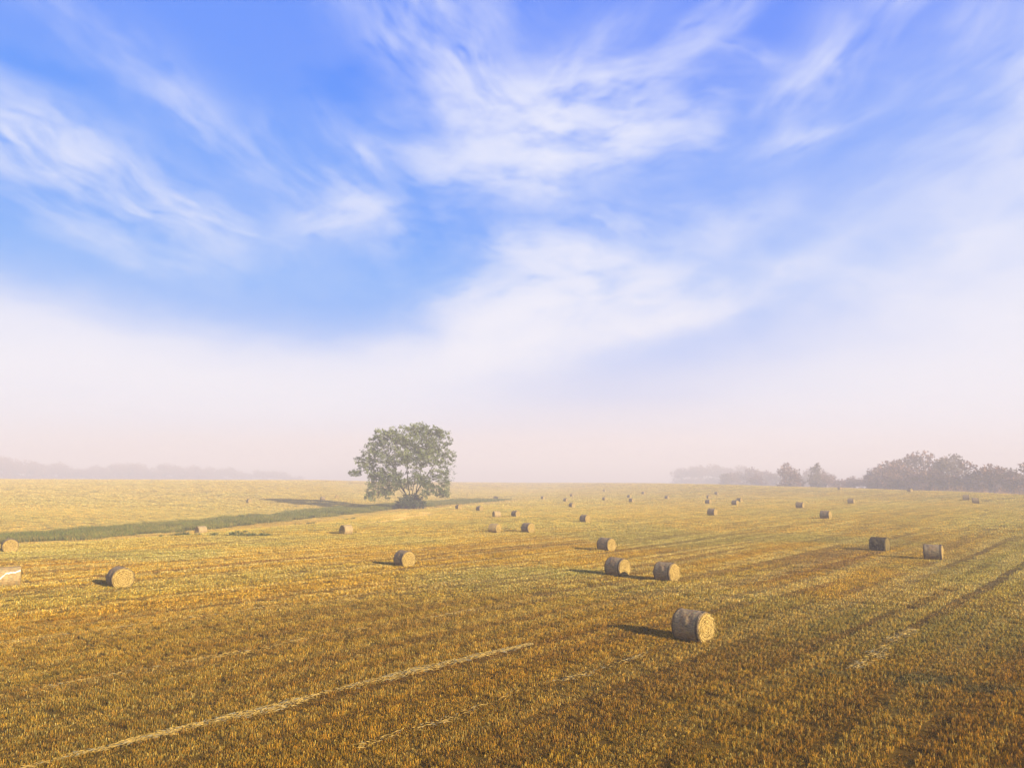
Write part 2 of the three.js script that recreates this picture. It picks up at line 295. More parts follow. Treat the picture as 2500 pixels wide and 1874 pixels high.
{ // rough weeds along the near lip of the ditch, and single weedy clumps on the field
  const R = rng(78), dummy = new THREE.Object3D(), spots = [];
  const at = [[-47, 104.6, 1.1], [-46, 104.9, 1.0], [-42.2, 104, 0.8], [-38.5, 103.7, 1.0], [-37.6, 103.6, 0.9], [-36.6, 103.6, 0.8], [-35.3, 103.5, 0.8], [-33.2, 103.2, 0.7], [-49, 105, 0.6], [-44.4, 104.6, 0.6], [-40, 110, 0.6], [-43, 150, 0.9], [-41, 152, 0.9], [-36, 160, 0.8], [-34.5, 163, 0.8], [-30.5, 132, 0.5], [-24, 136, 0.5], [-22, 138, 0.4], [-19, 135, 0.4], [-37, 171, 0.7]];
  for (const [x, f, s] of at) for (let n = 0; n < 4; n++) spots.push([x + (R() - 0.5) * 1.6, f + (R() - 0.5) * 1.4, s * (0.6 + 0.5 * R())]);
  const m = new THREE.InstancedMesh(grassPatch(0.9, 46, 0.25, 0.75, 0.02, 9), grassMat, spots.length);
  m.name = 'weeds'; solid(m); scene.add(m);
  spots.forEach(([x, f, s], k) => { dummy.position.set(x, ground(x, -f), -f); dummy.rotation.set(0, R() * 6.28, 0); dummy.scale.setScalar(s); dummy.updateMatrix(); m.setMatrixAt(k, dummy.matrix); m.setColorAt(k, new THREE.Color(0.09, 0.12, 0.04)); });
  tag(m, 'dark green weeds growing along the near lip of the ditch', 'weeds', null, 'stuff');
}

// ---------- pale straw left in lines by the combine ----------
const strawMat = new THREE.MeshPhysicalMaterial({ vertexColors: true, roughness: 0.7, side: THREE.DoubleSide, specularIntensity: 0.4 });
function strawLine(pts, width, perMetre, label, seed) {
  const R = rng(seed), S = new Soup();
  for (let i = 1; i < pts.length; i++) {
    const [ax, af, aw] = pts[i - 1], [bx, bf, bw] = pts[i], L = Math.hypot(bx - ax, bf - af), dx = (bx - ax) / L, df = (bf - af) / L;
    for (let n = 0; n < L * perMetre; n++) {
      const t = R(), wob = (fbm((ax + dx * t * L) * 0.35, seed * 3.3, 3) - 0.5) * 1.1, gap = fbm((af + df * t * L) * 0.9, seed * 7.1, 2); if (R() > (seed === 101 ? 0.3 + 0.7 * sstep(0.25, 0.55, gap) : sstep(0.34, 0.66, gap) + 0.08)) continue;
      const o = (R() + R() - 1) * width * mix(aw, bw, t) * (0.5 + 0.9 * gap) + wob * 0.5, x = ax + dx * t * L + df * o, f = af + df * t * L - dx * o, pile = Math.exp(-o * o / (width * width * 0.3)) * 0.04;
      const a = Math.atan2(df, dx) + (R() - 0.5) * 2.4, l = 0.05 + 0.11 * R(), hx = Math.cos(a) * l, hf = Math.sin(a) * l, nx = -Math.sin(a) * 0.0035, nf = Math.cos(a) * 0.0035, y = ground(x, -f) + 0.03 + pile * (0.4 + R()) + R() * 0.08, t1 = (R() - 0.5) * 0.07;
      const v = 0.6 + 0.6 * R(), col = R() < 0.22 ? [0.24 * v, 0.22 * v, 0.14 * v] : [0.43 * v, 0.285 * v, 0.065 * v];
      const A = [x - hx - nx, y - t1, -(f - hf - nf)], B = [x - hx + nx, y - t1, -(f - hf + nf)], Cc = [x + hx + nx, y + t1, -(f + hf + nf)], D = [x + hx - nx, y + t1, -(f + hf - nf)], E = [x, y + 0.03, -f];
      S.tri(A, B, Cc, col); S.tri(A, Cc, D, col); S.tri(A, Cc, [E[0], E[1] - 0.012, E[2]], col);
    }
  }
  const o = top('straw_line', S.geo(), strawMat);
  return tag(o, label, 'straw', null, 'stuff');
}
strawLine([[-12.6, 19.8, 0.3], [-10.6, 22, 0.7], [-7.5, 25.3, 1], [-4, 29.2, 1.1], [-0.1, 33.3, 0.5], [0.8, 34.3, 0.2]], 0.36, 200, 'longest pale line of loose straw crossing the lower left foreground', 101);
strawLine([[-4.3, 21.3, 0.6], [-3.2, 22.5, 0.9], [-2.1, 23.7, 0.7], [0.4, 26.7, 0.9], [3.5, 29.9, 0.6], [6, 32.8, 0.3]], 0.34, 62, 'broken pale straw line left of centre at the bottom edge', 102);
strawLine([[13.2, 29.6, 0.5], [14.6, 31.2, 1], [17.5, 34.8, 1.1], [19.9, 37.5, 0.6]], 0.5, 150, 'short pale straw scatter in the right foreground beyond the dark patch', 103);
strawLine([[-18, 25.5, 0.5], [-13, 31.2, 0.8], [-7, 37.9, 0.8], [-1, 44.5, 0.5]], 0.3, 30, 'thin pale straw line nearer than the bale with the whole round face turned to camera', 104);
strawLine([[-24, 33.5, 0.6], [-16, 42.4, 0.9], [-8, 51.3, 0.9], [1, 61.3, 0.6]], 0.3, 34, 'thin straw line running from the left edge towards the middle bales', 105);
// ================= round bales =================
function fibreTexture(seed, base, spread, lines) {
  const R = rng(seed), N = 256, v = new Float32Array(N * N);
  for (let y = 0; y < N; y++) { const ring = (hash2(y, seed) - 0.5) * 0.22; for (let x = 0; x < N; x++) v[y * N + x] = base + ring + (vnoise(x / 26, y / 9 + seed) - 0.5) * spread + (hash2(x, y * 3 + seed) - 0.5) * 0.25; }
  for (let n = 0; n < lines; n++) { let x = R() * N, y = R() * N; const l = 10 + R() * 40, s = (R() - 0.5) * 0.5, t = (R() - 0.45) * 0.6; for (let k = 0; k < l; k++) { x += 1; y += s; v[((y & 255) * N) + (x & 255)] += t; } }
  return v;
}
function netMaterial(color, seed, rough = 0.8) {
  const v = fibreTexture(seed, 0.72, 0.4, 900), N = 256;
  const map = grain(N, seed, (x, y) => { const t = clamp(v[y * N + x] * (0.78 + 0.44 * fbm(x / 50 + seed, y / 34, 3)), 0.1, 1.1), w = 1 + 0.2 * (vnoise(x / 40, y / 40 + seed) - 0.5); return [t * 225 * w, t * 225, t * 225 / w]; });
  const bump = grain(N, seed + 1, (x, y) => { const t = clamp(v[y * N + x], 0, 1) * 255; return [t, t, t]; });
  return new THREE.MeshPhysicalMaterial({ specularIntensity: 0.15, color: new THREE.Color().setRGB(...color), map, bumpMap: bump, bumpScale: 0.012, roughness: rough });
}
const RAD = 0.755, HALF = 0.74;
function shell(seed, sag, rough) { // the curved side, axis along z, standing on y = 0
  const NT = 72, NZ = 26, p = [], uv = [], idx = [];
  for (let j = 0; j <= NZ; j++) for (let i = 0; i <= NT; i++) {
    const t = i / NT * Math.PI * 2, u = j / NZ * 2 - 1, q = clamp((Math.abs(u) - 0.9) / 0.1, 0, 1);
    let r = RAD * (1 - 0.055 * q * q) + 0.018 * (1 - u * u);
    const n = i % NT;
    r += (fbm(Math.cos(t) * 2.2 + seed, Math.sin(t) * 2.2 + u * 2.4, 3) - 0.5) * (0.05 + rough) + (hash2(j + seed * 9, 3) - 0.5) * 0.016 + (hash2(n + seed, j) - 0.5) * (0.012 + rough * 0.5) + 0.012 * Math.cos(t * 2 + seed);
    let x = Math.sin(t) * r, y = Math.cos(t) * r;
    x *= 1 + sag * 0.6 * (1 - (y / RAD)) * 0.5; y *= 1 - sag * 0.35; if (y < -RAD * 0.86) y = mix(-RAD * 0.86, y, 0.3);
    p.push(x, y + RAD * (0.89 - sag * 0.3), u * HALF * (1 + 0.012 * (hash2(n, seed) - 0.5) * q)); uv.push(u * 0.74, i / NT * 3);
    if (j < NZ && i < NT) { const a = j * (NT + 1) + i, b = a + 1, c = a + NT + 1, d = c + 1; idx.push(a, c, b, b, c, d); }
  }
  const g = new THREE.BufferGeometry(); g.setAttribute('position', new THREE.Float32BufferAttribute(p, 3)); g.setAttribute('uv', new THREE.Float32BufferAttribute(uv.map((v, k) => (k % 2 ? v : v)), 2)); g.setIndex(idx); g.computeVertexNormals(); return g;
}
// the round face: hay wound in a spiral, with its own ridges and hollows
function face(seed, side, sag, palette) {
  const NT = 80, NR = 26, p = [], c = [], idx = [], R = rng(seed);
  for (let j = 0; j <= NR; j++) for (let i = 0; i <= NT; i++) {
    const t = i / NT * Math.PI * 2, ro = j / NR, n = i % NT;
    const turn = ro * 5.2 + t / 6.2832 + (fbm(Math.cos(t) * 1.3 + seed, Math.sin(t) * 1.3 + ro * 3, 2) - 0.5) * 1.3, ridge = Math.sin(turn * 6.2832), rag = hash2(n * 3 + seed, j * 5);
    const r = ro * RAD * 0.95 + (ro > 0.98 ? 0 : (rag - 0.5) * 0.012);
    let x = Math.sin(t) * r, y = Math.cos(t) * r;
    x *= 1 + sag * 0.6 * (1 - (y / RAD)) * 0.5; y *= 1 - sag * 0.35; if (y < -RAD * 0.86) y = mix(-RAD * 0.86, y, 0.3);
    const z = HALF - 0.012 + 0.02 * ridge * (1 - 0.3 * ro) + (rag - 0.5) * 0.03 - 0.05 * Math.exp(-ro * ro * 40) - (ro > 0.96 ? 0.015 : 0);
    p.push(x, y + RAD * (0.89 - sag * 0.3), side * z);
    const k = clamp(0.5 + 0.42 * ridge * (0.4 + fbm(x * 3 + seed, y * 3, 2)) + (rag - 0.5) * 1.0 + (fbm(x * 2.5 + seed * 3, y * 2.5, 2) - 0.5) * 0.7, 0, 1), col = lerp3(palette[0], palette[1], k); c.push(...col);
    if (j < NR && i < NT) { const a = j * (NT + 1) + i, b = a + 1, d = a + NT + 1, e = d + 1; if (side > 0) idx.push(a, b, d, b, e, d); else idx.push(a, d, b, b, d, e); }
  }
  const g = new THREE.BufferGeometry(); g.setAttribute('position', new THREE.Float32BufferAttribute(p, 3)); g.setAttribute('color', new THREE.Float32BufferAttribute(c, 3)); g.setIndex(idx); g.computeVertexNormals(); return g;
}
function strands(seed, side, sag, palette, n) { // loose ends standing off the face
  const R = rng(seed), S = new Soup();
  for (let k = 0; k < n; k++) {
    const t = R() * 6.2832, r = Math.sqrt(R()) * RAD * 0.93, l = 0.04 + R() * 0.14, a = t + Math.PI / 2 + (R() - 0.5) * 0.9, w = 0.006;
    const cx = Math.sin(t) * r, cy = Math.cos(t) * r * (1 - sag * 0.35), dx = Math.cos(-a + Math.PI / 2) * l, dy = Math.sin(-a + Math.PI / 2) * l;
    const y0 = cy + RAD * (0.89 - sag * 0.3), z = side * (HALF + 0.005 + R() * 0.02), z2 = z + side * R() * 0.06, nx = -dy / l * w, ny = dx / l * w;
    if (y0 + dy < 0.02) continue;
    const col = lerp3(palette[0], palette[1], 0.3 + 0.9 * R());
    const A = [cx - nx, y0 - ny, z], B = [cx + nx, y0 + ny, z], Cc = [cx + dx + nx, y0 + dy + ny, z2], D = [cx + dx - nx, y0 + dy - ny, z2];
    S.tri(A, B, Cc, col); S.tri(A, Cc, D, col); S.tri(A, B, [cx + dx * 0.5, y0 + dy * 0.5, (z + z2) / 2 - side * 0.008], col);
  }
  for (let k = 0; k < n * 0.35; k++) { // wisps at the foot
    const x = (R() - 0.5) * 1.0, z = side * (HALF + (R() - 0.3) * 0.2), h = 0.05 + 0.16 * R(), w = 0.008, lx = (R() - 0.5) * 0.12, col = lerp3(palette[0], palette[1], 0.4 + 0.6 * R());
    S.tri([x - w, -0.02, z], [x + w, -0.02, z], [x + lx, h, z + (R() - 0.5) * 0.1], col);
  }
  return S.geo();
}
function band(seed, z0, z1) { // the doubled edge of the net
  const NT = 72, p = [], uv = [], idx = [];
  const zs = [z0, z0 + 0.003, z1 - 0.003, z1], off = [0.0, 0.012, 0.012, 0.0];
  zs.forEach((z, j) => { for (let i = 0; i <= NT; i++) { const t = i / NT * Math.PI * 2, r = RAD * (1 - 0.055 * clamp((Math.abs(z / HALF) - 0.9) / 0.1, 0, 1) ** 2) + 0.02 + off[j] + (fbm(Math.cos(t) * 3 + seed, Math.sin(t) * 3 + z, 2) - 0.5) * 0.02; let y = Math.cos(t) * r; if (y < -RAD * 0.86) y = mix(-RAD * 0.86, y, 0.3); p.push(Math.sin(t) * r, y + RAD * 0.89, z); uv.push(z, i / NT * 3); if (j < 3 && i < NT) { const a = j * (NT + 1) + i, b = a + 1, c = a + NT + 1, d = c + 1; idx.push(a, c, b, b, c, d); } } });
  const g = new THREE.BufferGeometry(); g.setAttribute('position', new THREE.Float32BufferAttribute(p, 3)); g.setAttribute('uv', new THREE.Float32BufferAttribute(uv, 2)); g.setIndex(idx); g.computeVertexNormals(); return g;
}
function torn(seed, t0, slope) { // a loose, crumpled strip of white net wandering over the side
  const N = 40, p = [], idx = [];
  for (let i = 0; i <= N; i++) {
    const u = i / N, z = mix(-HALF * 0.97, HALF * 0.97, u), t = t0 + slope * u + 0.5 * (fbm(u * 5 + seed, 3, 4) - 0.5) + 0.04 * Math.sin(u * 13 + seed);
    for (let k = 0; k < 3; k++) { const tt = t + (k - 1) * (0.05 + 0.05 * hash2(i, seed)), r = RAD + 0.035 + (k === 1 ? 0.035 : 0) + 0.02 * hash2(i, k + seed); p.push(Math.sin(tt) * r, Math.cos(tt) * r + RAD * 0.89, z); }
    if (i < N) for (let k = 0; k < 2; k++) { const a = i * 3 + k, b = a + 1, c = a + 3, d = c + 1; idx.push(a, c, b, b, c, d); }
  }
  const g = new THREE.BufferGeometry(); g.setAttribute('position', new THREE.Float32BufferAttribute(p, 3)); g.setIndex(idx); g.computeVertexNormals(); return g;
}
const hayMat = new THREE.MeshPhysicalMaterial({ specularIntensity: 0.15, vertexColors: true, roughness: 0.9, side: THREE.DoubleSide });
const netMats = { brown: netMaterial([0.44, 0.305, 0.145], 3), pale: netMaterial([0.54, 0.37, 0.15], 13), bare: netMaterial([0.13, 0.095, 0.045], 23, 1) };
const bandMat = netMaterial([0.16, 0.12, 0.07], 33), whiteNet = new THREE.MeshStandardMaterial({ color: new THREE.Color().setRGB(0.66, 0.58, 0.46), roughness: 0.5, side: THREE.DoubleSide });
const GOLD = [[0.13, 0.08, 0.016], [0.55, 0.38, 0.11]], DULL = [[0.07, 0.05, 0.02], [0.30, 0.22, 0.07]];
function makeBale(kind, seed) {
  const g = new THREE.Group(), sag = kind === 'bare' ? 0.22 : 0, pal = kind === 'bare' ? DULL : GOLD;
  part(kind === 'bare' ? 'hay_side' : 'net_wrap', shell(seed, sag, kind === 'bare' ? 0.09 : 0), netMats[kind === 'torn' ? 'pale' : kind], g);
  for (const side of [1, -1]) { const e = part('end_face', face(seed + side, side, sag, pal), hayMat, g); part('loose_straw', strands(seed + side * 5, side, sag, pal, 420), hayMat, e).userData.kind = 'stuff'; }
  if (kind === 'brown') { part('wrap_edge', band(seed, 0.575, 0.70), bandMat, g).userData.label = 'dark doubled edge of the net'; part('wrap_edge', band(seed + 1, -0.72, -0.655), bandMat, g); }
  { // straw shed round the foot and caught on the rims
    const R = rng(seed + 400), S = new Soup();
    for (let k = 0; k < 900; k++) {
      const side = R() < 0.5 ? 1 : -1, along = R() < 0.5, a = R() * 6.283, l = 0.05 + 0.12 * R(), w = 0.005;
      const x = along ? (R() < 0.5 ? 1 : -1) * (0.34 + 0.3 * R() * R()) : (R() - 0.5) * 0.95, z = along ? (R() - 0.5) * 1.7 : side * (HALF + 0.22 * R() * R()), y = 0.04 + 0.12 * R() * R(), c = lerp3(pal[0], pal[1], 0.4 + 0.7 * R());
      S.tri([x - Math.sin(a) * w, y, z + Math.cos(a) * w], [x + Math.sin(a) * w, y, z - Math.cos(a) * w], [x + Math.cos(a) * l, y + 0.05 * R(), z + Math.sin(a) * l], c);
    }
    for (let k = 0; k < 300; k++) { const side = R() < 0.5 ? 1 : -1, t = (R() - 0.5) * 4.6, r = RAD * 0.96, x = Math.sin(t) * r, y = Math.cos(t) * r + RAD * 0.89, o = 0.03 + 0.06 * R(), z = side * (HALF - 0.03 * R()); if (y < 0.1) continue; S.tri([x, y - 0.006, z], [x, y + 0.006, z], [x + Math.sin(t) * o * (R() - 0.2), y + Math.cos(t) * o * (R() - 0.2), z + side * 0.05 * R()], lerp3(pal[0], pal[1], 0.5 + 0.6 * R())); }
    part('shed_straw', S.geo(), hayMat, g).userData.kind = 'stuff';
  }
  if (kind === 'pale') part('wrap_edge', band(seed, 0.5, 0.69), netMats.pale, g);
  if (kind === 'torn') part('torn_net', torn(seed, 0.85, 0.7), whiteNet, g);
  if (kind === 'bare') { // shaggy ends hanging down the side
    const R = rng(seed), S = new Soup();
    for (let k = 0; k < 900; k++) { const t = (R() - 0.5) * 4.4, z = (R() - 0.5) * 2 * HALF, r = RAD * (1.0 + 0.03 * R()), x = Math.sin(t) * r * 1.04, y = Math.cos(t) * r * 0.92 + RAD * 0.82, l = 0.1 + 0.3 * R(), s = Math.sign(x), v = 0.5 + R(); S.tri([x, y, z - 0.012], [x, y, z + 0.012], [x + s * (0.03 + 0.08 * R()), Math.max(0, y - l), z + (R() - 0.5) * 0.1], [0.19 * v, 0.15 * v, 0.08 * v]); }
    part('shaggy_hay', S.geo(), hayMat, g).userData.kind = 'stuff';
  }
  return g;
}
const protos = { brown: [makeBale('brown', 1), makeBale('brown', 8)], pale: [makeBale('pale', 15)], torn: [makeBale('torn', 22)], bare: [makeBale('bare', 29)] };
// x, forward, turn of the lit face (degrees towards the right), size, kind, label
const BALES = [
  [8.5, 35.5, 43, 1.45, 'brown', 'largest and nearest hay bale, shaded brown side and golden round face'],
  [8.4, 59.5, 42, 1.5, 'brown', 'left one of two bales side by side just behind the nearest bale'],
  [11.6, 56.2, 45, 1.48, 'brown', 'right one of two bales side by side just behind the nearest bale'],
  [10.2, 80.5, 42, 1.5, 'brown', 'bale alone a short way behind the left one of the two side-by-side bales'],
  [2.4, 111.7, 42, 1.5, 'brown', 'dark-sided bale right beside the pale bale with torn net in mid field'],
  [-2.6, 111.2, 62, 1.45, 'torn', 'pale sunlit bale with torn net on its side, in mid field'],
  [0.8, 159.5, 42, 1.42, 'brown', 'dark-sided bale just right of the cream bale with a thin dark left edge'],
  [-3.3, 157.6, -66, 1.42, 'pale', 'cream bale with a thin dark left edge, directly behind the torn-net bale'],
  [-8.4, 192.7, 42, 1.4, 'brown', 'second bale to the right of the big tree, below the thin post'],
  [-14.9, 206.2, 40, 1.38, 'brown', 'first bale to the right of the big tree, beside the green ditch'],
  [13.4, 136.1, 41, 1.48, 'brown', 'bale alone in mid field right of centre, between the near and misty bales'],
  [17.5, 216.0, 38, 1.42, 'brown', 'front one of three small bales close together right of centre, its face clearly lit'],
  [20.3, 279.5, 42, 1.4, 'brown', 'middle one of three small hazy bales close together right of centre'],
  [29.4, 363.9, 52, 1.35, 'brown', 'faded bale farthest back in the trio right of centre, almost lost in the mist'],
  [14.0, 334.3, 45, 1.45, 'brown', 'faded pinkish bale at the left end of the far misty row'],
  [54.2, 432.6, 48, 1.35, 'brown', 'faintest bale of all, a mere smudge in the mist above the far row'],
  [35.7, 285.3, 42, 1.4, 'brown', 'small far bale directly below the faintest smudge of a bale'],
  [51.3, 323.4, 42, 1.36, 'brown', 'upper one of two far bales placed one just above the other right of centre'],
  [42.0, 259.8, 42, 1.44, 'brown', 'lower one of two far bales placed one just above the other right of centre'],
  [65.2, 366.2, 40, 1.42, 'brown', 'far bale up and right of the far pair placed one above the other'],
  [60.7, 289.3, 42, 1.46, 'brown', 'far bale alone midway between two groups of misty bales right of centre'],
  [75.5, 283.3, 10, 1.42, 'brown', 'squat far bale with its round face towards the camera, directly behind another bale'],
  [59.3, 223.4, 44, 1.44, 'brown', 'bale directly in front of the squat far bale that shows its round face'],
  [92.0, 332.1, 46, 1.36, 'brown', 'farthest bale right of centre, just up and right of the squat round-faced one'],
  [63.2, 209.6, 44, 1.5, 'brown', 'front left one of two overlapping bales in the right-hand half'],
  [72.4, 235.2, 38, 1.46, 'brown', 'bale partly hidden behind the front one of an overlapping pair'],
  [41.8, 154.6, 44, 1.54, 'brown', 'larger bale in the middle distance, below the two overlapping bales'],
  [70.0, 179.9, 52, 1.6, 'brown', 'upright-looking bale below the pair of misty trees, no face showing'],
  [56.5, 133.5, 47, 1.58, 'brown', 'bale with a sliver of bright face, nearer than the one below the paired trees'],
  [94.8, 206.8, 54, 1.52, 'brown', 'bale alone on the slope below the gap between paired trees and wood'],
  [129.4, 210.6, 58, 1.62, 'brown', 'rear left one of two touching bales near the brow at the far right'],
  [118.6, 189.2, 60, 1.55, 'brown', 'front right one of two touching bales near the brow at the far right'],
  [38.5, 78.1, 48, 1.66, 'bare', 'dark shaggy slumped bale without net on the right of the field'],
  [39.4, 69.8, 55, 1.5, 'brown', 'brown net-wrapped bale right of and nearer than the dark shaggy slumped bale'],
  [149.0, 335.3, 20, 1.45, 'pale', 'tiny pale bale top peeping over the brow right of the paired trees'],
  [152.3, 282.5, 25, 1.45, 'pale', 'small pale bale on the brow in front of the tall middle of the wood'],
  [-53.6, 79.6, 38, 1.5, 'brown', 'bale cut by the left edge whose round face is turned to the camera'],
  [-35.8, 53.3, -57, 1.48, 'torn', 'bale at the left edge with pale side and crumpled white net'],
  [-27.8, 53.2, 43, 1.5, 'brown', 'bale in the left foreground showing almost its whole golden round face'],
  [-52.7, 126, -38, 1.48, 'pale', 'bale half sunk behind the near lip of the ditch among green weeds'],
  [-90.0, 253.2, 42, 1.48, 'brown', 'leftmost of the small bales on the slope beyond the ditch'],
  [-73.7, 287.7, -62, 1.6, 'brown', 'small bale in the big tree\'s shadow beyond the ditch, left of a lighter bale'],
  [-73.4, 309.9, 20, 1.55, 'pale', 'small light bale beyond the ditch, closest to the big tree\'s left side'],
  [-23.9, 107.1, -42, 1.46, 'pale', 'bale with a dark round face and sunlit side, left below the big tree'],
  [-9.5, 66.1, 40, 1.46, 'brown', 'lone golden-faced bale in the open stubble straight in front of the big tree'],
];
BALES.forEach(([x, f, turn, size, kind, label], i) => {
  const list = protos[kind], g = list[i % list.length].clone();
  const r = hash2(i, 91);
  g.name = numbered('hay_bale');
  const a = turn * Math.PI / 180, e = 0.5, dx = Math.sin(a) * e, dz = Math.cos(a) * e;
  const y = Math.min(ground(x, -f), (ground(x + dx, -f + dz) + ground(x - dx, -f - dz)) / 2);
  g.position.set(x, y - 0.05, -f);
  g.rotation.set(-Math.atan2(ground(x + dx, -f + dz) - ground(x - dx, -f - dz), 1.0), a, 0, 'YXZ');
  g.scale.set(size / 1.51, size / 1.51, (size / 1.51) * (0.96 + 0.08 * r));
  scene.add(g);
  tag(g, label, 'hay bale', 'round hay bales scattered over the field');
});
// ================= the big tree =================
const barkMat = new THREE.MeshStandardMaterial({ vertexColors: true, roughness: 0.95 });
const leafMat = new THREE.MeshPhysicalMaterial({ vertexColors: true, roughness: 0.75, side: THREE.DoubleSide, transmission: 0.35, specularIntensity: 0.4 });
// grows a skeleton from given stems towards points that want leaves
function growSkeleton(stems, points, step, reach, kill) {
  const nodes = []; // x, y, z, parent
  for (const stem of stems) { let prev = stem.from ?? -1; for (let i = 0; i < stem.pts.length; i++) { const [x, y, z] = stem.pts[i]; if (prev < 0) { nodes.push([x, y, z, -1]); prev = nodes.length - 1; continue; } const a = nodes[prev], d = Math.hypot(x - a[0], y - a[1], z - a[2]), n = Math.max(1, Math.round(d / step)); for (let k = 1; k <= n; k++) { nodes.push([mix(a[0], x, k / n), mix(a[1], y, k / n), mix(a[2], z, k / n), prev]); prev = nodes.length - 1; } } }
  const near = points.map(() => [-1, 1e9]), alive = points.map(() => true);
  let fresh = 0; const made = new Map();
  for (let it = 0; it < 160; it++) {
    for (let q = 0; q < points.length; q++) { if (!alive[q]) continue; const p = points[q]; for (let k = fresh; k < nodes.length; k++) { const n = nodes[k], d = (n[0] - p[0]) ** 2 + (n[1] - p[1]) ** 2 + (n[2] - p[2]) ** 2; if (d < near[q][1]) near[q] = [k, d]; } if (near[q][1] < kill * kill) alive[q] = false; }
    fresh = nodes.length;
    const pull = new Map();
    for (let q = 0; q < points.length; q++) { if (!alive[q] || near[q][1] > reach * reach) continue; const [k, d] = near[q], n = nodes[k], p = points[q], l = Math.sqrt(d), s = pull.get(k) ?? [0, 0, 0, q, d]; if (d < s[4]) { s[3] = q; s[4] = d; } s[0] += (p[0] - n[0]) / l; s[1] += (p[1] - n[1]) / l; s[2] += (p[2] - n[2]) / l; pull.set(k, s); }
    if (!pull.size) break;
    let grown = 0;
    for (const [k, s] of pull) {
      const n = nodes[k], l = Math.hypot(s[0], s[1], s[2]) + 1e-6, q = [n[0] + s[0] / l * step, n[1] + s[1] / l * step, n[2] + s[2] / l * step, k], kin = (made.get(k) ?? []);
      // no second shoot in the same direction: reach for the nearest point alone, or give that point up
      const clash = (c) => kin.some((o) => (o[0] - c[0]) ** 2 + (o[1] - c[1]) ** 2 + (o[2] - c[2]) ** 2 < (step * 0.45) ** 2);
      if (clash(q)) { const p = points[s[3]], d = Math.hypot(p[0] - n[0], p[1] - n[1], p[2] - n[2]); for (let c = 0; c < 3; c++) q[c] = n[c] + (p[c] - n[c]) / d * step; if (clash(q)) { alive[s[3]] = false; continue; } }
      nodes.push(q); kin.push(q); made.set(k, kin); grown++;
    }
    if (!grown && !points.some((_, q) => alive[q] && near[q][1] < reach * reach)) break;
    if (nodes.length > 9000) break;
  }
  return nodes;
}
function limbMeshes(nodes, tip, power, maxR, thick, barkFn) {
  const kids = nodes.map(() => 0), area = nodes.map(() => 0);
  nodes.forEach((n) => { if (n[3] >= 0) kids[n[3]]++; });
  const rad = nodes.map(() => 0);
  for (let k = nodes.length - 1; k >= 0; k--) { if (!kids[k]) area[k] = tip ** power; rad[k] = Math.min(maxR, area[k] ** (1 / power)); if (nodes[k][3] >= 0) area[nodes[k][3]] += area[k]; }
  const S = [new Soup(), new Soup()], A = new THREE.Vector3(), B = new THREE.Vector3(), D = new THREE.Vector3(), U = new THREE.Vector3(), V = new THREE.Vector3(), W = new THREE.Vector3(0.3, 0.1, 1).normalize();
  const ringAt = (p, dir, r, sides) => { U.crossVectors(dir, W).normalize(); V.crossVectors(dir, U); const out = []; for (let i = 0; i < sides; i++) { const a = i / sides * 6.2832; out.push([p.x + (U.x * Math.cos(a) + V.x * Math.sin(a)) * r, p.y + (U.y * Math.cos(a) + V.y * Math.sin(a)) * r, p.z + (U.z * Math.cos(a) + V.z * Math.sin(a)) * r, U.x * Math.cos(a) + V.x * Math.sin(a), U.y * Math.cos(a) + V.y * Math.sin(a), U.z * Math.cos(a) + V.z * Math.sin(a)]); } return out; };
  nodes.forEach((n, k) => {
    if (n[3] < 0) return; const m = nodes[n[3]];
    const r1 = rad[k], r0 = Math.min(rad[n[3]], r1 * 1.7), big = r0 > thick, s = S[big ? 0 : 1], sides = big ? 8 : 4;
    A.set(m[0], m[1], m[2]); B.set(n[0], n[1], n[2]); D.subVectors(B, A).normalize();
    const a = ringAt(A, D, r0, sides), b = ringAt(B, D, r1, sides), c = barkFn(n, r1);
    for (let i = 0; i < sides; i++) { const j = (i + 1) % sides; const q = (v) => { s.p.push(v[0], v[1], v[2]); s.n.push(v[3], v[4], v[5]); s.c.push(...c); }; q(a[i]); q(b[i]); q(a[j]); q(a[j]); q(b[i]); q(b[j]); }
  });
  return [S[0].geo(), S[1].geo(), rad, kids];
}
function leaf(S, R, x, y, z, size, col) {
  const a = R() * 6.283, t = (R() - 0.5) * 2.4, ux = Math.cos(a), uz = Math.sin(a), vx = -uz * Math.sin(t), vy = Math.cos(t), vz = ux * Math.sin(t), w = size * 0.5, l = size * (0.7 + 0.5 * R());
  const c = [x + vx * l * 0.5, y + vy * l * 0.5 - w * 0.1, z + vz * l * 0.5];
  S.tri([x - ux * w, y + vy * l * 0.4, z - uz * w], [x, y, z], c, col); S.tri([x + ux * w, y + vy * l * 0.4, z + uz * w], c, [x, y, z], col);
  S.tri([x - ux * w, y + vy * l * 0.4, z - uz * w], c, [x + vx * l, y + vy * l, z + vz * l], col); S.tri([x + ux * w, y + vy * l * 0.4, z + uz * w], [x + vx * l, y + vy * l, z + vz * l], c, col);
}
const TREE = [-32.4, 235];
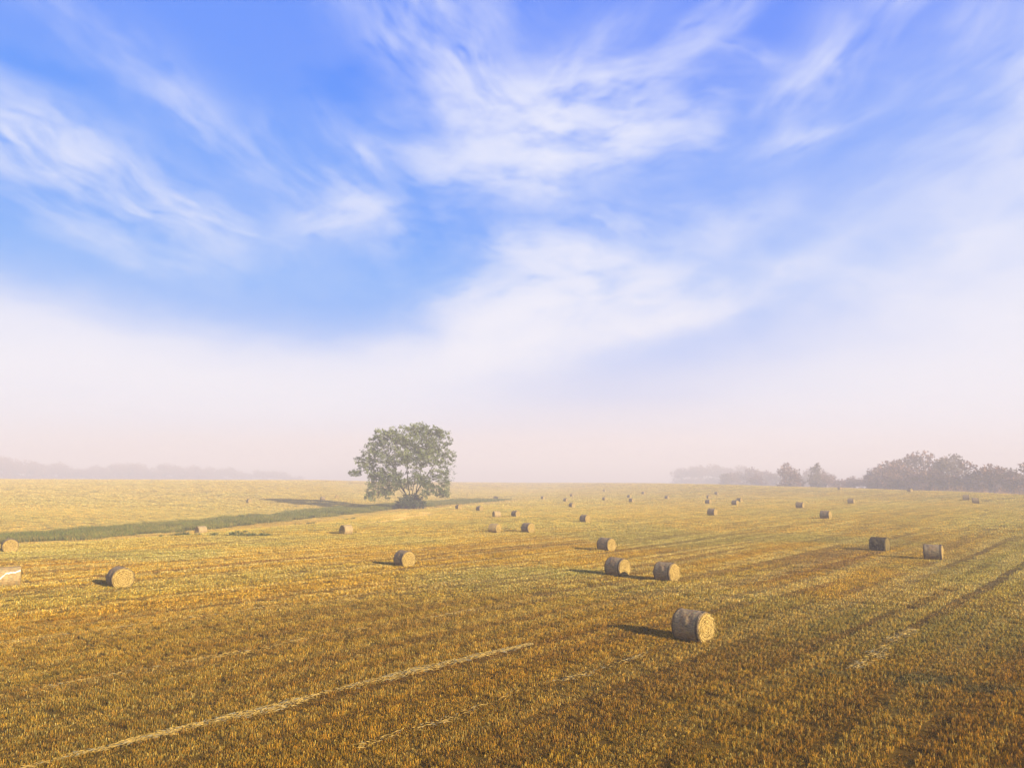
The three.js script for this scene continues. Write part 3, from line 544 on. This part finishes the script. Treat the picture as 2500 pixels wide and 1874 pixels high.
{
  const R = rng(2024), base = ground(TREE[0], -TREE[1]);
  // the crown's lobes as the photograph shows them: x, y, z, radii x, y, z, share of leaves
  const lobes = [
    [0, 20.5, 0, 9, 6.2, 8.5, 1.0], [-8.5, 20.5, 1, 5.8, 4.6, 6, 0.6], [8.3, 20.8, 0, 5, 5.2, 6, 0.6], [2.2, 24.6, -1, 4.4, 3.0, 4.4, 0.42], [-3.5, 23.2, 1, 4.2, 3.3, 4.5, 0.35], [-9.6, 23.1, 0, 2.8, 2.2, 3, 0.18], [8.6, 24.3, 1, 2.6, 2.2, 3, 0.16],
    [-13.5, 14.6, 0, 4.6, 2.6, 4, 0.34], [-17.3, 11.2, 1, 2.4, 1.1, 2, 0.1], [-11.5, 17.2, 2, 4, 2.6, 4, 0.3], [3, 15.5, 5, 6.5, 3.4, 4.5, 0.5], [10.6, 16, -1, 4, 3.4, 4.5, 0.4], [-1.5, 16.2, 7, 3.6, 2.4, 2.4, 0.26],
    [-8.8, 7.4, 3, 4.9, 3.8, 4, 0.5], [-4.6, 8.6, 4, 3.2, 3, 2.6, 0.2], [4.6, 8.2, 4.2, 3.4, 2.8, 2.6, 0.22], [-11.6, 4.3, 3, 2.5, 2.2, 2.4, 0.18], [8.4, 7.2, 2, 4.9, 3.4, 4.2, 0.5], [11, 4.6, 1.5, 2.5, 2.3, 2.2, 0.2], [-6.6, 11, 5, 3.2, 2, 2.6, 0.14], [9.6, 11.2, 3, 3.6, 1.8, 2.8, 0.2], [-3, 8, 6, 3, 2.2, 2, 0.1], [3.5, 10, 6, 3, 2.4, 2, 0.14], [-11, 11, 2, 3.4, 2.4, 3, 0.2], [11, 9, 2, 2.8, 2.4, 3, 0.18], [-6.5, 4.8, 4, 2.8, 1.6, 2.2, 0.12], [6.3, 4.8, 4, 2.8, 1.6, 2.2, 0.12], [-6, 14.5, 4, 3.6, 2.6, 3, 0.25],
    [12.2, 20.5, -1, 1.6, 2.2, 2, 0.08], [1, 18, -8, 8, 5, 4, 0.5], [-2, 9, -8, 7, 3.4, 3.4, 0.3], [13.4, 12.6, 0, 1.7, 2.6, 1.6, 0.03], [13.4, 9.0, 0, 1.4, 1.8, 1.4, 0.02],
  ];
  const total = lobes.reduce((s, l) => s + l[6], 0), pts = [];
  for (const [x, y, z, a, b, c, w] of lobes) for (let n = Math.round(w / total * 3000); n > 0;) {
    const u = R() * 2 - 1, t = R() * 6.283, s = Math.sqrt(1 - u * u), r = Math.pow(R(), 0.42);
    const p = [x + a * r * s * Math.cos(t), y + b * r * u, z + c * r * s * Math.sin(t)];
    if (fbm(p[0] * 0.42 + p[2] * 0.25 + 50, p[1] * 0.46 - p[2] * 0.17 + 8, 3) < 0.50) { if (R() < 0.8) { n -= 0.34; continue; } }
    pts.push(p); n--;
  }
  const stems = [
    { pts: [[0.2, -0.4, 0], [0, 2.6, 0.1], [-1.6, 5.2, 0.4], [-3.2, 8.6, 0.8], [-5.4, 13.2, 0.6], [-6.6, 16.5, 0.3]] },
    { pts: [[0.5, -0.4, 0.2], [0.2, 3, 0.2], [-0.6, 7.6, 0.6], [-1.2, 12, -0.4], [-0.8, 17, -0.8]] },
    { pts: [[1.1, -0.4, 0], [1.5, 3.2, -0.1], [2.2, 7.4, 0.2], [3.2, 11.5, 0.4], [4.4, 16, -0.3]] },
    { pts: [[0.9, -0.4, 0.4], [1.6, 4.4, 0.9], [4.2, 8.6, 1.2], [6.6, 12.4, 0.8], [8.2, 15.6, 0]] },
    { pts: [[0.6, -0.4, -0.3], [0.4, 4, -1.2], [0.8, 9, -4], [1, 13.5, -6]] },
    { from: 7, pts: [[-4.6, 9.4, 1.6], [-8.6, 11.6, 1.2], [-13, 12.6, 0.5], [-16.6, 11.3, 0.8]] },
    { from: 5, pts: [[-3.4, 6.3, 1.6], [-6.5, 6.6, 2.6]] },
  ];
  const nodes = growSkeleton(stems, pts, 0.6, 9, 0.75);
  const [thick, thin, rad, kids] = limbMeshes(nodes, 0.022, 2.5, 0.55, 0.14, (n, r) => { const v = 0.75 + 0.5 * hash2(Math.round(n[0] * 9), Math.round(n[1] * 3)); return n[1] > 5 && r > 0.1 ? [0.5 * v, 0.43 * v, 0.31 * v] : [0.20 * v, 0.165 * v, 0.12 * v]; });
  const S = new Soup();
  const sprig = (p, n, spread, size) => { const tone = fbm(p[0] * 0.5 + 20, p[1] * 0.5 + p[2] * 0.4, 2); for (let k = 0; k < n; k++) { const q = [p[0] + (R() + R() - 1) * spread, p[1] + (R() + R() - 1) * spread * 0.8, p[2] + (R() + R() - 1) * spread], v = 0.75 + 0.5 * R(), c = R() < 0.06 ? [0.17, 0.14, 0.07] : lerp3([0.075, 0.11, 0.03], [0.27, 0.30, 0.10], clamp(tone * 1.3 - 0.15 + (R() - 0.5) * 0.3, 0, 1)); leaf(S, R, ...q, size * (0.7 + 0.6 * R()), c.map((t) => t * v)); } };
  nodes.forEach((n, k) => { if (n[1] < 2.2 || rad[k] > 0.10) return; const out = n[0] > 12.6 && n[1] < 15; sprig(n, kids[k] ? (R() < 0.5 ? 2 : 3) : 9, kids[k] ? 0.75 : 0.95, out ? 0.22 : 0.40); if (out) S.p.length -= 0; });
  for (const p of pts) sprig(p, p[0] > 12.6 && p[1] < 15 ? 4 : 9, 0.5, p[0] > 12.6 && p[1] < 15 ? 0.24 : 0.40);
  const g = group('big_tree', TREE[0], base, -TREE[1]);
  tag(g, 'big lone broad-crowned tree with several pale stems standing by the green ditch', 'tree');
  part('trunk', thick, barkMat, g); part('limbs', thin, barkMat, g); part('crown', S.geo(), leafMat, g);
  console.log('tree nodes', nodes.length, 'leaf tris', S.p.length / 9);
  // the shrub round its foot
  const B = new Soup(), stemS = new Soup();
  const tufts = [[-2.9, 0.4, 3.6, 1.5], [-1.5, 0.9, 4.7, 1.5], [0.2, 0.6, 4.2, 1.6], [1.5, -0.3, 4.9, 1.4], [2.9, 0.5, 3.9, 1.5], [3.9, 0, 2.5, 1.1], [-3.9, -0.3, 2.4, 1.2], [0.8, -1.6, 4.4, 1.7], [-1.2, -1.5, 4.3, 1.6], [0, 2.4, 2.2, 1.5], [2, 2, 2.6, 1.3], [-2.2, 2.1, 2.4, 1.2]];
  for (const [cx, cz, h, w] of tufts) for (let k = 0; k < 46; k++) { // arching shoots, leafy to the tip
    const a = R() * 6.283, r = w * (0.4 + 0.8 * R()), hh = h * (0.45 + 0.6 * R()), tx = cx + Math.cos(a) * r, tz = cz + Math.sin(a) * r, g = R() < 0.3 ? [0.12, 0.14, 0.04] : [0.045, 0.072, 0.022];
    for (let q = 0; q < 17; q++) { const t = 0.12 + 0.9 * (q + R()) / 17, v = 0.65 + 0.7 * R(); leaf(B, R, mix(cx, tx, t * t) + (R() - 0.5) * 0.5, hh * Math.sin(Math.min(1, t) * 1.5), mix(cz, tz, t * t) + (R() - 0.5) * 0.5, 0.22 + 0.2 * R(), g.map((c) => c * v)); }
    stemS.tri([cx - 0.03, -0.3, cz], [cx + 0.03, -0.3, cz], [tx, hh * 0.9, tz], [0.09, 0.07, 0.045]);
  }
  const gb = group('shrub', TREE[0] + 0.4, base - 0.1, -TREE[1] + 1.2);
  tag(gb, 'dense dark green shrub crowding the foot of the big tree', 'shrub');
  part('foliage', B.geo(), leafMat, gb); part('stems', stemS.geo(), new THREE.MeshStandardMaterial({ vertexColors: true, side: THREE.DoubleSide, roughness: 1 }), gb);
}
{ // a thin leaning post in the mist, and a low bush further along the ditch
  const x = -19.4, f = 318, y = ground(x, -f), g = group('fence_post', x, y - 0.2, -f);
  const p = new THREE.CylinderGeometry(0.075, 0.1, 3.3, 8, 4); p.translate(0, 1.65, 0); p.rotateZ(-0.05);
  const a = p.attributes.position; for (let i = 0; i < a.count; i++) a.setX(i, a.getX(i) + 0.04 * Math.sin(a.getY(i) * 2)); p.computeVertexNormals();
  part('post', p, new THREE.MeshStandardMaterial({ color: new THREE.Color().setRGB(0.14, 0.09, 0.06), roughness: 1 }), g);
  const cap = new THREE.CylinderGeometry(0.03, 0.085, 0.12, 8); cap.translate(0.165, 3.35, 0); part('post_tip', cap, new THREE.MeshStandardMaterial({ color: new THREE.Color().setRGB(0.2, 0.14, 0.1), roughness: 1 }), g);
  tag(g, 'thin leaning wooden post beyond the big tree\'s right side', 'post');
  const R = rng(55), S = new Soup(), bx = -7.5, bf = 338, T = new Soup();
  for (let k = 0; k < 320; k++) { const u = R() * 6.283, r = Math.sqrt(R()) * 1.1, h = Math.pow(R(), 0.7) * 1.5 * (1 - 0.4 * r), v = 0.7 + 0.6 * R(); leaf(S, R, Math.cos(u) * r, h, Math.sin(u) * r, 0.3, [0.12 * v, 0.085 * v, 0.04 * v]); }
  for (let k = 0; k < 14; k++) { const u = R() * 6.283; T.tri([-0.02, -0.2, 0], [0.02, -0.2, 0], [Math.cos(u) * 0.7, 1.2, Math.sin(u) * 0.7], [0.08, 0.06, 0.04]); }
  const gb = group('small_bush', bx, ground(bx, -bf), -bf); part('foliage', S.geo(), leafMat, gb); part('stems', T.geo(), new THREE.MeshStandardMaterial({ vertexColors: true, side: THREE.DoubleSide, roughness: 1 }), gb);
  tag(gb, 'faint small brown bush at the misty far end of the ditch', 'bush');
}

// ================= woods in the mist =================
function makeTree(seed, h, w, tint, dense) { // full crown down to low skirts, several lobes
  const R = rng(seed), pts = [], lobes = [], n = 13 + Math.floor(R() * 4);
  lobes.push([0, h * 0.62, 0, w * 0.36, h * 0.3]);
  for (let k = 0; k < n; k++) { const a = k * 2.4 + R(), t = k < 5 ? R() * 0.3 : R(), y = h * (0.14 + 0.74 * t), r = w * 0.5 * (t > 0.75 ? 0.35 : 0.68) * (0.7 + 0.4 * R()); lobes.push([Math.cos(a) * r, y, Math.sin(a) * r, w * (0.16 + 0.1 * R()), h * (0.10 + 0.07 * R())]); }
  for (const [x, y, z, a, b] of lobes) for (let k = 0; k < 46; k++) { const u = R() * 2 - 1, t = R() * 6.283, s = Math.sqrt(1 - u * u), r = Math.pow(R(), 0.4); pts.push([x + a * r * s * Math.cos(t), y + b * r * u, z + a * r * s * Math.sin(t)]); }
  const nodes = growSkeleton([{ pts: [[0, -0.5, 0], [0.2, h * 0.2, 0], [0, h * 0.5, 0.2]] }], pts, h * 0.05, h * 0.5, h * 0.05);
  const [thick, thin, rad, kids] = limbMeshes(nodes, 0.05, 2.3, 0.5, 0.12, () => [0.16, 0.12, 0.09]);
  const S = new Soup(), size = h * 0.045;
  const put = (p, n2, sp) => { for (let k = 0; k < n2; k++) { const v = 0.65 + 0.7 * R(); leaf(S, R, p[0] + (R() + R() - 1) * sp, p[1] + (R() + R() - 1) * sp, p[2] + (R() + R() - 1) * sp, size * (0.7 + 0.6 * R()), tint.map((t) => t * v)); } };
  nodes.forEach((q, k) => { if (q[1] > h * 0.05 && rad[k] < 0.3) put(q, kids[k] ? Math.round(2 * dense) : Math.round(6 * dense), h * 0.06); });
  return [thick, thin, S.geo()];
}
const WOOD = [0.25, 0.135, 0.08], OLIVE = [0.20, 0.14, 0.075];  // brownish leaves, their colour lightened to stand in for thicker mist
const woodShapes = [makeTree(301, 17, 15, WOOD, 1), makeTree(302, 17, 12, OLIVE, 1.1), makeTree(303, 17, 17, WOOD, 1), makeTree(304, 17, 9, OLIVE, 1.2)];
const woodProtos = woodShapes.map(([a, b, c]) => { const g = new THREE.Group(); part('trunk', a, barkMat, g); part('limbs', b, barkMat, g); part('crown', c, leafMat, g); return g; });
// azimuth, distance, height, width factor, shape, label
const WOODS = [
  [20.65, 440, 19, 0.95, 0, 'left, broader one of the pair of misty trees standing apart right of centre'],
  [22.4, 440, 19, 0.85, 3, 'right, narrower one of the pair of misty trees standing apart right of centre'],
  [18.3, 600, 16, 1.1, 2, 'fainter rounded tree just left of the pair standing apart'],
  [16.2, 680, 17, 1.2, 1, 'very faint tree second to the left of the pair standing apart'],
  [26.4, 415, 16, 0.9, 0, 'dark rounded tree at the left end of the right-hand wood'],
  [27.0, 425, 22, 1.0, 2, 'tree rising above the left end of the right-hand wood'],
  [28.0, 400, 21, 1.05, 0, 'broad tree left of the highest crown in the right-hand wood'],
  [29.1, 430, 28, 0.95, 2, 'highest crown of the right-hand wood'],
  [30.3, 390, 21, 1.0, 1, 'tree directly right of the highest crown in the right-hand wood'],
  [31.2, 425, 25, 0.8, 3, 'narrow crown standing up right of the highest one in the wood'],
  [31.9, 370, 19, 1.1, 0, 'rounded reddish front crown of the wood, third from the right edge'],
  [33.0, 365, 18, 1.1, 2, 'reddish crown left of the notch, second from the right edge'],
  [34.1, 380, 17, 1.0, 1, 'crown in the notch of the wood near the right edge'],
  [35.1, 360, 18.5, 1.1, 0, 'last crown of the wood, cut by the right edge'],
  [29.6, 372, 15, 1.2, 2, 'low front crown before the highest part of the wood'],
  [27.6, 380, 14, 1.2, 0, 'low front crown between the left end and the middle of the wood'],
  [24.4, 560, 12, 1.3, 2, 'low faint tree in the gap between the pair of trees and the wood'],
];
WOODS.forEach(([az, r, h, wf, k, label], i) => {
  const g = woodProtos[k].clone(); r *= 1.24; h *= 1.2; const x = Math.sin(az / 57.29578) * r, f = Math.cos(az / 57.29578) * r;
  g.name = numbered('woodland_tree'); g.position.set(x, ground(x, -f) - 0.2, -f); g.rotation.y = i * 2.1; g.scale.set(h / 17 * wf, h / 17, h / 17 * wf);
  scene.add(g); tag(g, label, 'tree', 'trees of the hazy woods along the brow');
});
// the woods farther off, one pale mass each
function farWood(name, label, rows, seed) {
  const R = rng(seed), spots = [];
  for (const [az0, az1, r, h0, h1, step] of rows) for (let az = az0; az < az1; az += step * (0.7 + 0.6 * R())) { const rr = r + (R() - 0.5) * 40, t = (az - az0) / (az1 - az0); spots.push([Math.sin(az / 57.29578) * rr, Math.cos(az / 57.29578) * rr, mix(h0, h1, t) * (0.8 + 0.4 * R())]); }
  const g = group(name, 0, 0, 0), d = new THREE.Object3D();
  const turns = spots.map(() => R() * 6.28);
  for (const [part_, mat, k] of [['trunks', barkMat, 0], ['crowns', leafMat, 2]]) {
    const m = new THREE.InstancedMesh(woodShapes[2][k], mat, spots.length); m.name = part_; solid(m); g.add(m);
    spots.forEach(([x, f, h], i) => { d.position.set(x, ground(x, -f) - 0.3, -f); d.rotation.y = turns[i]; d.scale.set(h / 17, h / 17, h / 17); d.updateMatrix(); m.setMatrixAt(i, d.matrix); });
  }
  return tag(g, label, 'woods', null, 'stuff');
}
farWood('far_woods', 'pale pinkish band of woods barely visible in the mist at the left', [[-37, -33, 1550, 52, 46, 0.6], [-33, -22, 1600, 42, 40, 0.5], [-23, -16, 1700, 40, 26, 0.6]], 901);
farWood('far_woods', 'faint grey woods in the mist behind the paired trees and the right-hand wood', [[13, 18, 1350, 38, 40, 0.7], [16.5, 24, 900, 28, 27, 0.8], [23, 31, 600, 18, 18, 0.8], [26.8, 38, 540, 18, 18, 0.45]], 902);
{ // dry tan brush and saplings along the foot of the right-hand wood
  const R = rng(640), S = new Soup();
  for (let az = 28.5; az < 38; az += 0.012) { if (R() > 0.08 + 0.75 * sstep(29, 34.5, az) * sstep(0.25, 0.6, fbm(az * 1.7, 9, 3))) continue; const r = 365 + R() * 14 - (az - 31) * 3, x = Math.sin(az / 57.29578) * r, f = Math.cos(az / 57.29578) * r, y = ground(x, -f), h = 1 + 5 * R() * R() * (0.3 + 1.2 * fbm(az * 2.2, 3, 3)), v = 0.7 + 0.5 * R(), lx = (R() - 0.5) * 1.2; S.tri([x - 0.09, y - 0.5, -f], [x + 0.09, y - 0.5, -f], [x + lx, y + h, -f + (R() - 0.5)], [0.42 * v, 0.25 * v, 0.13 * v]); for (let k = 0; k < 3; k++) leaf(S, R, x + lx * R() + (R() - 0.5), y + h * R(), -f + (R() - 0.5), 0.5, [0.40 * v, 0.23 * v, 0.11 * v]); }
  const m = top('brush', S.geo(), leafMat); tag(m, 'dry tan brush and saplings lining the foot of the right-hand wood', 'brush', null, 'stuff');
}
renderer.render(scene, camera);
